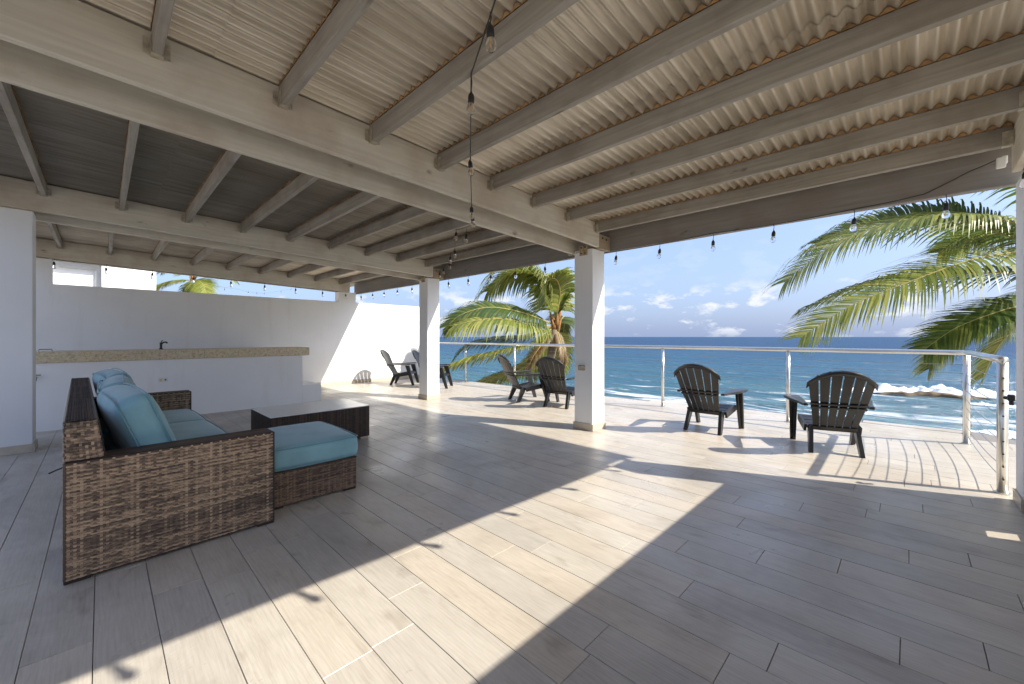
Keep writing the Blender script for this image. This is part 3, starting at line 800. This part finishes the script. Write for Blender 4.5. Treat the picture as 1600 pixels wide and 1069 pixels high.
weave(mb, (XB+AT+.004, YF-.028, .03), (1, 0, 0), (0, 0, 1), (0, 1, 0), XA-XB-2*AT-.008, .24)
rel(mb).build('seat_base', ['wicker_mid', 'dark_core'], sofa)
mb = MB()                                   # backrest: upright outside, raked inside, three modules
BT = .845
L3 = (XA-XB)/3
for i in range(3):
    x1 = XA-i*L3-.002; x0 = x1-L3+.004
    sec = [(YB, .05), (YB, BT), (YB+.115, BT), (YB+.145, .62), (YB+.16, .27), (YB+.16, .05)]
    mb.prism(sec, x0+.003, x1-.003, lambda u, v, h: (h, u+.002, v), 1)
    weave(mb, (x0, YB-.001, .03), (1, 0, 0), (0, 0, 1), (0, -1, 0), x1-x0, BT-.03)
    d = Vector((0, .030, -.225)); 
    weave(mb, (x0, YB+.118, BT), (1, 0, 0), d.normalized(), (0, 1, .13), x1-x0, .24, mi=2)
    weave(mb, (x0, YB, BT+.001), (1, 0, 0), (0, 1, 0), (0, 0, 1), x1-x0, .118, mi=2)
    for yy in (YB, YB+.116): mb.tube([(x0, yy, BT), (x1, yy, BT)], .007, 6, True, 2)
# raked end cap above the near arm
o_ = Vector((XA+.001, YB, .64)); nrow = 14
for r in range(nrow):
    z = .642+r*(BT-.645)/nrow; wd = .145-(z-.62)*.13
    weave(mb, (XA+.001, YB, z), (0, 1, 0), (0, 0, 1), (1, 0, 0), wd, (BT-.645)/nrow*2 if r < nrow-1 else .0125, pitch=.0125) if r % 2 == 0 else None
rel(mb).build('backrest', ['wicker', 'dark_core', 'wicker_dark'], sofa)
cw = (XA-XB-2*AT)/3
for i in range(3):
    cx = XA-AT-cw*(i+.5)
    cushion('seat_cushion', sofa, (cx-ox, .44-oy, .355), (0, 0, 0), cw/2-.004, .385, .075, .045, .022, i*3.3)
    lean = math.radians(20-2*i)
    bc = cushion('back_cushion', sofa, (cx-ox+(.03, .0, -.02)[i], (.19, .185, .19)[i]-oy, .672), (PI/2+lean, 0, math.radians((4, -3, 5)[i])), cw/2-.05, .265, .085, .06, .045, 10+i*2.1, .02)
mb = MB(); mb.tube([(XA-.02, YB-.005, .61), (XA-.015, YB-.03, .602), (XA-.01, YB-.055, .592)], .004, 5); rel(mb).build('strap', 'black_plastic', sofa)

# ottoman
OX0, OX1, OY0, OY1 = -4.20, -3.36, .86, 1.52
ott = thing('wicker_ottoman', 'low brown wicker ottoman with one thick teal cushion in front of the sofa', 'ottoman', ((OX0+OX1)/2, (OY0+OY1)/2, 0))
ox, oy = (OX0+OX1)/2, (OY0+OY1)/2
mb = MB(); mb.box(OX0+.004, OX1-.004, OY0+.004, OY1-.004, .03, .268, 0, None, 1)
weave(mb, (OX1+.001, OY0, .02), (0, 1, 0), (0, 0, 1), (1, 0, 0), OY1-OY0, .25); weave(mb, (OX0-.001, OY0, .02), (0, 1, 0), (0, 0, 1), (-1, 0, 0), OY1-OY0, .25)
weave(mb, (OX0, OY1+.001, .02), (1, 0, 0), (0, 0, 1), (0, 1, 0), OX1-OX0, .25); weave(mb, (OX0, OY0-.001, .02), (1, 0, 0), (0, 0, 1), (0, -1, 0), OX1-OX0, .25)
mb.tube([(OX1, OY0, .27), (OX1, OY1, .27), (OX0, OY1, .27), (OX0, OY0, .27), (OX1, OY0, .27)], .007, 6, False, 2)
for xx in (OX0+.05, OX1-.05):
    for yy in (OY0+.05, OY1-.05): mb.box(xx-.05, xx+.05, yy-.05, yy+.05, 0, .024, .003, None, 1)
rel(mb).build('base', ['wicker_mid', 'dark_core', 'wicker_dark'], ott)
cushion('cushion', ott, (0, .02, .365), (0, 0, 0), (OX1-OX0)/2+.005, (OY1-OY0)/2+.005, .088, .05, .018, 41)

# coffee table
TX0, TX1, TY0, TY1 = -5.72, -4.92, 1.28, 2.40
tab = thing('coffee_table', 'dark wicker coffee table with a frosted glass top', 'table', ((TX0+TX1)/2, (TY0+TY1)/2, 0))
ox, oy = (TX0+TX1)/2, (TY0+TY1)/2
mb = MB(); mb.box(TX0+.004, TX1-.004, TY0+.004, TY1-.004, .03, .405, 0, None, 1)
reeds(mb, (TX1, TY0, .03), (0, 1, 0), (0, 0, 1), (1, 0, 0), TY1-TY0, .375); reeds(mb, (TX0, TY0, .03), (0, 1, 0), (0, 0, 1), (-1, 0, 0), TY1-TY0, .375)
reeds(mb, (TX0, TY1, .03), (1, 0, 0), (0, 0, 1), (0, 1, 0), TX1-TX0, .375); reeds(mb, (TX0, TY0, .03), (1, 0, 0), (0, 0, 1), (0, -1, 0), TX1-TX0, .375)
rel(mb).build('base', ['wicker_dark', 'dark_core'], tab)
mb = MB(); mb.box(TX0-.006, TX1+.006, TY0-.006, TY1+.006, .407, .417, .003); rel(mb).build('glass_top', 'frosted_glass', tab)
mb = MB()
for xx in (TX0+.06, TX1-.06):
    for yy in (TY0+.06, TY1-.06): mb.box(xx-.05, xx+.05, yy-.05, yy+.05, 0, .029, .003)
rel(mb).build('foot', 'skirting_tile', tab)

# ------------------------------------------------------------------ string lights
bulb_m = MB(); bulb_m.lathe([(.0, -.098), (.010, -.097), (.021, -.088), (.0265, -.074), (.0255, -.058), (.019, -.040), (.0145, -.030), (.0145, -.024)], n=14)
bulb_me = bulb_m.mesh('bulb', 'bulb_glass', True)
sock_m = MB(); sock_m.lathe([(.0, .038), (.006, .037), (.0075, .028), (.015, .020), (.0185, .004), (.0185, -.026), (.0155, -.03), (.0, -.03)], n=12)
sock_me = sock_m.mesh('socket', 'black_plastic', True)
fil_m = MB(); fil_m.tube([(-.006, 0, -.035), (-.008, 0, -.075), (0, .004, -.06), (.008, 0, -.075), (.006, 0, -.035)], .0011, 4)
fil_me = fil_m.mesh('filament', 'filament')
def string(label, pts, bulbs, drop=.07):
    t = thing('string_light', label, 'string light')
    fine = []
    for a, c in zip(pts, pts[1:]):
        a, c = Vector(a), Vector(c); n = max(2, int((c-a).length/.12))
        for i in range(n):
            f = i/n; p = a.lerp(c, f); p.z -= .03*(c-a).length*4*f*(1-f)*.5; fine.append(p)
    fine.append(Vector(pts[-1])); mb = MB(); mb.tube(fine, .0042, 5); mb.build('cable', 'black_plastic', t)
    for p in bulbs:
        x, y, z = p[:3]; d = p[3] if len(p) > 3 else drop
        rx = (random.uniform(-.14, .14), random.uniform(-.14, .14), random.uniform(0, 3))
        s = link('socket', sock_me, t, (x, y, z-d-.038), rx)
        link('bulb', bulb_me, s); link('filament', fil_me, s)
        c = MB(); c.tube([(x, y, z), (x+.004, y+.003, z-d*.5), (x, y, z-d)], .003, 5); c.build('drop_cord', 'black_plastic', t)
rb = lambda y: zt(y)-.14-.006
P0 = [(-.30, .217, rb(.217)), (-.62, .856, rb(.856)), (-1.80, 1.495, rb(1.495)), (-2.58, 2.134, rb(2.134)), (-3.04, 2.53, zb(2.53)-.008), (-3.40, 2.83, zb(2.83)-.066),
      (-4.35, 3.35, rb(3.35)), (-5.2, 3.98, rb(3.98)), (-6.1, 4.55, rb(4.6)), (-6.85, 4.80, 2.60)]
def along(a, c, f): return tuple(a[k]+(c[k]-a[k])*f for k in range(3))
B0 = [along(P0[1], P0[2], .66)+(.05,), P0[2]+(.10,), P0[3]+(.03,), P0[4]+(.02,), (-3.18, 2.66, zb(2.6)-.03, .02), P0[6]+(.03,), (-4.22, 3.42, rb(3.4), .07), P0[7]+(.03,), (-5.55, 4.15, rb(4.15), .05),
      P0[8]+(.02,), (-6.45, 4.66, 2.66, .03), (-6.72, 4.76, 2.62, .03)]
string('string of clear bulbs running under the rafters overhead towards the far column', P0, B0)
xsb = [-10.84, -10.16, -9.54, -8.88, -8.22, -7.5, -6.81, -6.17, -5.51, -4.88, -4.21, -3.6, -2.92, -2.29, -1.64, -1.03, -.37, .23]
string('string of small clear bulbs hanging along the beam above the sea view', [(x, 5.05, 2.515) for x in (-10.9, -9.2, -7.5, -5.5, -3.6, -1.64, -.37)]+[(.1, 5.05, 2.54), (.36, 5.04, 2.66), (.5, 5.0, 2.70)],
       [(x, 5.05, 2.505) for x in xsb])
ysb = [.62, 1.28, 1.93, 2.62, 3.27, 3.95, 4.62]
string('string of clear bulbs along the right end beam, one hanging beside the right column', [(.60, y, zb(y)-.012) for y in (-1.0, .62, 1.93, 3.27, 4.62, 4.72)], [(.60, y, zb(y)-.012) for y in ysb], .025)
ys3 = [-.60, .06, .72, 1.38, 2.05, 2.72, 3.40, 4.05, 4.66]
string('string of small bulbs under the beam above the back wall opening', [(-10.93, y, zb(y)-.01) for y in (-1.0, .06, 1.38, 2.72, 4.05, 4.75)], [(-10.93, y, zb(y)-.012) for y in ys3], .05)

# ------------------------------------------------------------------ palms
def frond(name, parent, ctrl, wid, mat, seed, droop=.55, n=60, wind=Vector((0, 0, 0)), spine='palm_spine', curl=0.0, roll=None):
    # ctrl: points of the midrib (base to tip); leaflets hang off both sides
    rnd = random.Random(seed)
    C_ = [Vector(p) for p in ctrl]
    def cr(t):
        k = t*(len(C_)-1); i = min(int(k), len(C_)-2); f = k-i
        p0 = C_[max(i-1, 0)]; p1 = C_[i]; p2 = C_[i+1]; p3 = C_[min(i+2, len(C_)-1)]
        return .5*((2*p1)+(-p0+p2)*f+(2*p0-5*p1+4*p2-p3)*f*f+(-p0+3*p1-3*p2+p3)*f**3)
    roll = rnd.uniform(-.6, .6) if roll is None else roll
    mb = MB()
    sp = [cr(i/24) for i in range(25)]
    mb.tube(sp, [.028*(1-i/25)+.003 for i in range(25)], 5, True, 1)
    for sd_ in (-1, 1):
        for i in range(n):
            t = .10+.90*(i+rnd.random()*.6)/n
            p = cr(t); d = (cr(min(1, t+.02))-cr(max(0, t-.02))).normalized()
            side = d.cross(Vector((0, 0, 1)))
            side = side.normalized() if side.length > .15 else Vector((RX, RY, 0))
            upv = side.cross(d).normalized()
            L = 1.25*wid*(math.sin(PI*min(1, t*.80+.14))**.5)*(.8+.35*rnd.random())
            side2 = (side*math.cos(roll)+upv*math.sin(roll)); up2 = (upv*math.cos(roll)-side*math.sin(roll))
            dirv = (side2*sd_*(.95-.3*t)+d*(.36+.34*t)+up2*(.20+curl)).normalized()
            pts = []; q = p.copy(); segs = 4
            for s in range(segs+1):
                pts.append(q.copy())
                dirv = (dirv+Vector((0, 0, -1))*droop*(.16+.22*s)*(.7+.6*rnd.random())+wind*.16).normalized()
                q = q+dirv*(L/segs)
            wv = d.cross(dirv); wv = d if wv.length < .1 else d
            vs = []
            for s, q in enumerate(pts):
                ww = .026*(.8, 1.05, .9, .55, .06)[s]*(1.0+.3*rnd.random())
                vs += [q-wv*ww, q+wv*ww]
            mb.add(vs, [(2*s, 2*s+1, 2*s+3, 2*s+2) for s in range(segs)])
    return mb.build(name, [mat, spine], parent)
def lf(w_, pts):
    # offsets in metres: to the right of the view, up, away
    return [(RX*r+VX*d, RY*r+VY*d, u) for r, u, d in pts]
def palm(loc, zg, label, fr, leafmat, trunk_lean, wid, seed, trunk_r=.13, nl=105):
    t = thing('palm_tree', label, 'palm tree', loc)
    mb = MB(); n = 26; pts = []; rs = []
    for i in range(n):
        f = i/(n-1); z = (zg-loc[2])*(1-f)-.15*f
        pts.append((trunk_lean[0]*(1-f)**1.15, trunk_lean[1]*(1-f)**1.15, z)); rs.append(trunk_r*(1.45-.5*f)*(1+.06*(i % 2)))
    mb.tube(pts, rs, 12); mb.build('trunk', 'palm_trunk', t, True)
    mb = MB()
    for k in range(9):
        a = k*2.4; h = -.15+.05*k
        mb.tube([(0, 0, h-.15), (.10*math.cos(a), .10*math.sin(a), h), (.20*math.cos(a), .20*math.sin(a), h+.22)], [.06, .07, .02], 6)
    mb.build('leaf_sheath', 'palm_fibre', t, True)
    for i, e_ in enumerate(fr):
        pts, wd, dr, mt = e_[:4]
        f_ = frond('frond', t, lf(0, pts), wd*wid, mt or leafmat, seed+i, dr, wind=Vector((-.30, -.12, 0)), n=nl, roll=e_[4] if len(e_) > 4 else None)
        if mt == 'palm_leaf_dead': f_['label'] = 'brown dried frond hanging below the crown'
    return t
def at(px, py, wd):
    a = (px-800)/630; return (wd*(VX+RX*a), wd*(VY+RY*a), EYE+wd*(526.5-py)/630)
W1 = 13.0; k1 = W1/630
c1 = (868, 508)
def img(c, k, pts): return [((x-c[0])*k, (c[1]-y)*k, d) for x, y, d in pts]
L_, D_ = 'palm_leaf', 'palm_leaf_dark'
F1 = [(img(c1, k1, [(868, 505, 0), (862, 455, .1), (838, 425, .3), (795, 424, .5), (760, 452, .6)]), 1.25, .9, L_),
      (img(c1, k1, [(868, 505, 0), (866, 450, .6), (848, 420, 1.0), (812, 415, 1.3), (786, 432, 1.5)]), 1.15, .8, L_),
      (img(c1, k1, [(868, 505, 0), (874, 460, -.2), (866, 440, -.5), (852, 446, -.7), (848, 475, -.8)]), .8, .7, L_),
      (img(c1, k1, [(868, 508, 0), (884, 465, .4), (876, 444, .6), (862, 442, .9), (856, 470, 1.0)]), .8, .7, D_),
      (img(c1, k1, [(866, 508, 0), (820, 492, -.6), (770, 484, -1.0), (730, 494, -1.2), (708, 512, -1.3)]), .85, .5, D_),
      (img(c1, k1, [(864, 510, 0), (825, 508, -.9), (785, 501, -1.4), (745, 505, -1.7), (722, 512, -1.8)]), .85, .8, L_),
      (img(c1, k1, [(864, 512, 0), (820, 526, .5), (770, 530, .9), (730, 538, 1.2), (708, 556, 1.3)]), .8, .6, D_),
      (img(c1, k1, [(864, 512, 0), (825, 538, -.8), (785, 547, -1.3), (745, 556, -1.6), (715, 566, -1.8)]), .75, .6, L_),
      (img(c1, k1, [(864, 514, 0), (835, 562, .2), (805, 582, .4), (775, 592, .5), (748, 602, .6)]), .8, .6, L_),
      (img(c1, k1, [(870, 510, 0), (882, 496, .6), (890, 492, 1.3), (894, 502, 1.9), (894, 520, 2.3)]), .7, .6, D_),
      (img(c1, k1, [(870, 514, 0), (880, 535, .5), (886, 556, 1.0), (888, 580, 1.3), (886, 604, 1.4)]), .7, .5, L_),
      (img(c1, k1, [(864, 514, 0), (848, 535, -.3), (832, 556, -.5), (824, 574, -.6)]), .28, .9, 'palm_leaf_dead'),
      (img(c1, k1, [(870, 514, 0), (876, 540, -.3), (878, 556, -.4), (876, 572, -.5)]), .28, .9, 'palm_leaf_dead'),
      (img(c1, k1, [(868, 512, 0), (866, 535, 1.0), (856, 552, 1.8), (845, 575, 2.3), (838, 600, 2.5)]), .75, .5, D_)]
palm(at(c1[0], c1[1], W1), -6.6, 'wind-blown coconut palm beyond the railing between the two columns', F1, L_, (-1.4, -1.35), .88, 100)
W2 = 9.0; k2 = W2/630; c2 = (1690, 420)
F2 = [(img(c2, k2, [(1690, 418, 0), (1590, 350, .0), (1500, 331, .2), (1420, 341, .5), (1340, 374, .8), (1274, 431, 1.0)]), 1.15, .55, L_, .35),
      (img(c2, k2, [(1690, 416, 0), (1600, 335, .9), (1520, 312, 1.3), (1440, 320, 1.6), (1375, 350, 1.9)]), 1.05, .5, D_, -.3),
      (img(c2, k2, [(1690, 420, 0), (1590, 400, -.3), (1490, 411, -.4), (1400, 444, -.3), (1320, 480, -.1), (1252, 527, .0)]), 1.1, .45, L_, .45),
      (img(c2, k2, [(1690, 421, 0), (1590, 418, .9), (1510, 420, 1.3), (1430, 438, 1.6), (1362, 470, 1.9)]), 1.0, .5, D_, -.2),
      (img(c2, k2, [(1690, 424, 0), (1610, 470, -.2), (1550, 486, -.2), (1495, 512, .0), (1452, 546, .1)]), .85, .45, D_, .5),
      (img(c2, k2, [(1690, 424, 0), (1620, 488, .7), (1580, 508, .9), (1550, 540, 1.0), (1532, 582, 1.1)]), .8, .55, L_, .2),
      (img(c2, k2, [(1690, 415, 0), (1650, 290, .2), (1600, 250, .4), (1540, 250, .6), (1480, 280, .8)]), .9, .5, D_),
      (img(c2, k2, [(1690, 415, 0), (1740, 330, .2), (1800, 300, .4), (1870, 330, .6), (1920, 390, .8)]), .9, .5, L_),
      (img(c2, k2, [(1690, 420, 0), (1770, 410, -.4), (1850, 430, -.8), (1920, 480, -1.0)]), .9, .5, D_),
      (img(c2, k2, [(1690, 420, 0), (1700, 350, 1.0), (1700, 320, 2.0), (1690, 350, 3.0)]), .9, .5, D_),
      (img(c2, k2, [(1690, 424, 0), (1690, 480, .8), (1680, 540, 1.4), (1675, 600, 1.7)]), .8, .5, L_)]
palm(at(c2[0], c2[1], W2), -6.6, 'coconut palm at the right whose long fronds sweep in front of the sky', F2, D_, (.6, .3), 1.0, 300, nl=100)
W3 = 26.0; k3 = W3/630; c3 = (302, 436)
F3 = [(img(c3, k3, [(302, 436, 0), (290, 418, .2), (268, 414, .3), (245, 424, .4)]), 1.0, .5, L_),
      (img(c3, k3, [(302, 438, 0), (285, 440, -.4), (268, 447, -.6), (252, 462, -.8)]), 1.0, .5, L_),
      (img(c3, k3, [(302, 436, 0), (315, 420, .4), (335, 418, .6), (352, 434, .8)]), 1.0, .5, L_),
      (img(c3, k3, [(302, 438, 0), (318, 440, -.4), (328, 446, -.6), (338, 462, -.8)]), 1.0, .5, L_),
      (img(c3, k3, [(302, 436, 0), (300, 405, .2), (294, 388, .3), (280, 385, .4)]), 1.0, .5, L_),
      (img(c3, k3, [(302, 440, 0), (292, 452, .4), (284, 464, .6), (278, 480, .8)]), .9, .5, D_),
      (img(c3, k3, [(302, 440, 0), (310, 452, .4), (318, 466, .6), (322, 484, .8)]), .9, .5, D_)]
palm(at(c3[0], c3[1], W3), -6.6, 'small distant palm seen through the opening above the back wall', F3, L_, (.4, .2), 1.0, 500)

# ------------------------------------------------------------------ beyond the back wall
hs = thing('white_house', 'white neighbouring house seen through the opening above the back wall', 'house', (-19, -2, -6.5))
mb = MB()
for (a, c, d, e_) in ((-6.5, -2.75, 0, 12), (-1.05, .55, 0, 12), (2.0, 3.35, 0, 12)): mb.box(-4, 0, a, c, d, e_)
mb.box(-4, 0, -2.75, -1.05, 0, 8.2); mb.box(-4, 0, -2.75, -1.05, 10.35, 12); mb.box(-4, 0, .55, 2.0, 0, 8.2); mb.box(-4, 0, .55, 2.0, 10.25, 12)
mb.build('wall', 'white_wall', hs)
for (a, c, top) in ((-2.75, -1.05, 10.35), (.55, 2.0, 10.25)):
    mb = MB(); mb.box(-.5, -.45, a, c, 8.2, top); f_ = mb.build('window', 'white_wall', hs)
    mb = MB(); mb.box(-.44, -.30, a, c, top-.22, top); mb.box(-.44, -.30, c-.14, c, 8.2, top-.22); mb.build('frame', 'window_frame', f_)
mb = MB(); mb.box(-4.2, .15, -6.7, 3.5, 12, 12.25); mb.build('roof_slab', 'white_wall', hs)
for i, (px, wd, r) in enumerate(((372, 22, .13), (423, 30, .12))):
    p = at(px, 470, wd); mb = MB(); top = 2.9+wd*.028
    mb.tube([(0, 0, 0), (0, 0, top+6.5)], [r, r*.85], 10)
    tag(mb.build('timber_pole', 'pole_wood', None, True, (p[0], p[1], -6.5)), ('nearer', 'farther')[i]+' timber pole standing behind the back wall opening', 'pole')
pa, pb, pc = at(330, 445, 22), at(372, 452, 22), at(423, 457, 30); pd = at(520, 436, 34)
string('distant sagging string of bulbs between timber poles behind the back wall', [pa, pb, pc, pd],
       [along(pa, pb, .5)]+[along(pb, pc, f) for f in (.25, .5, .75)]+[along(pc, pd, f) for f in (.15, .3, .45, .6, .75, .9)], .08)
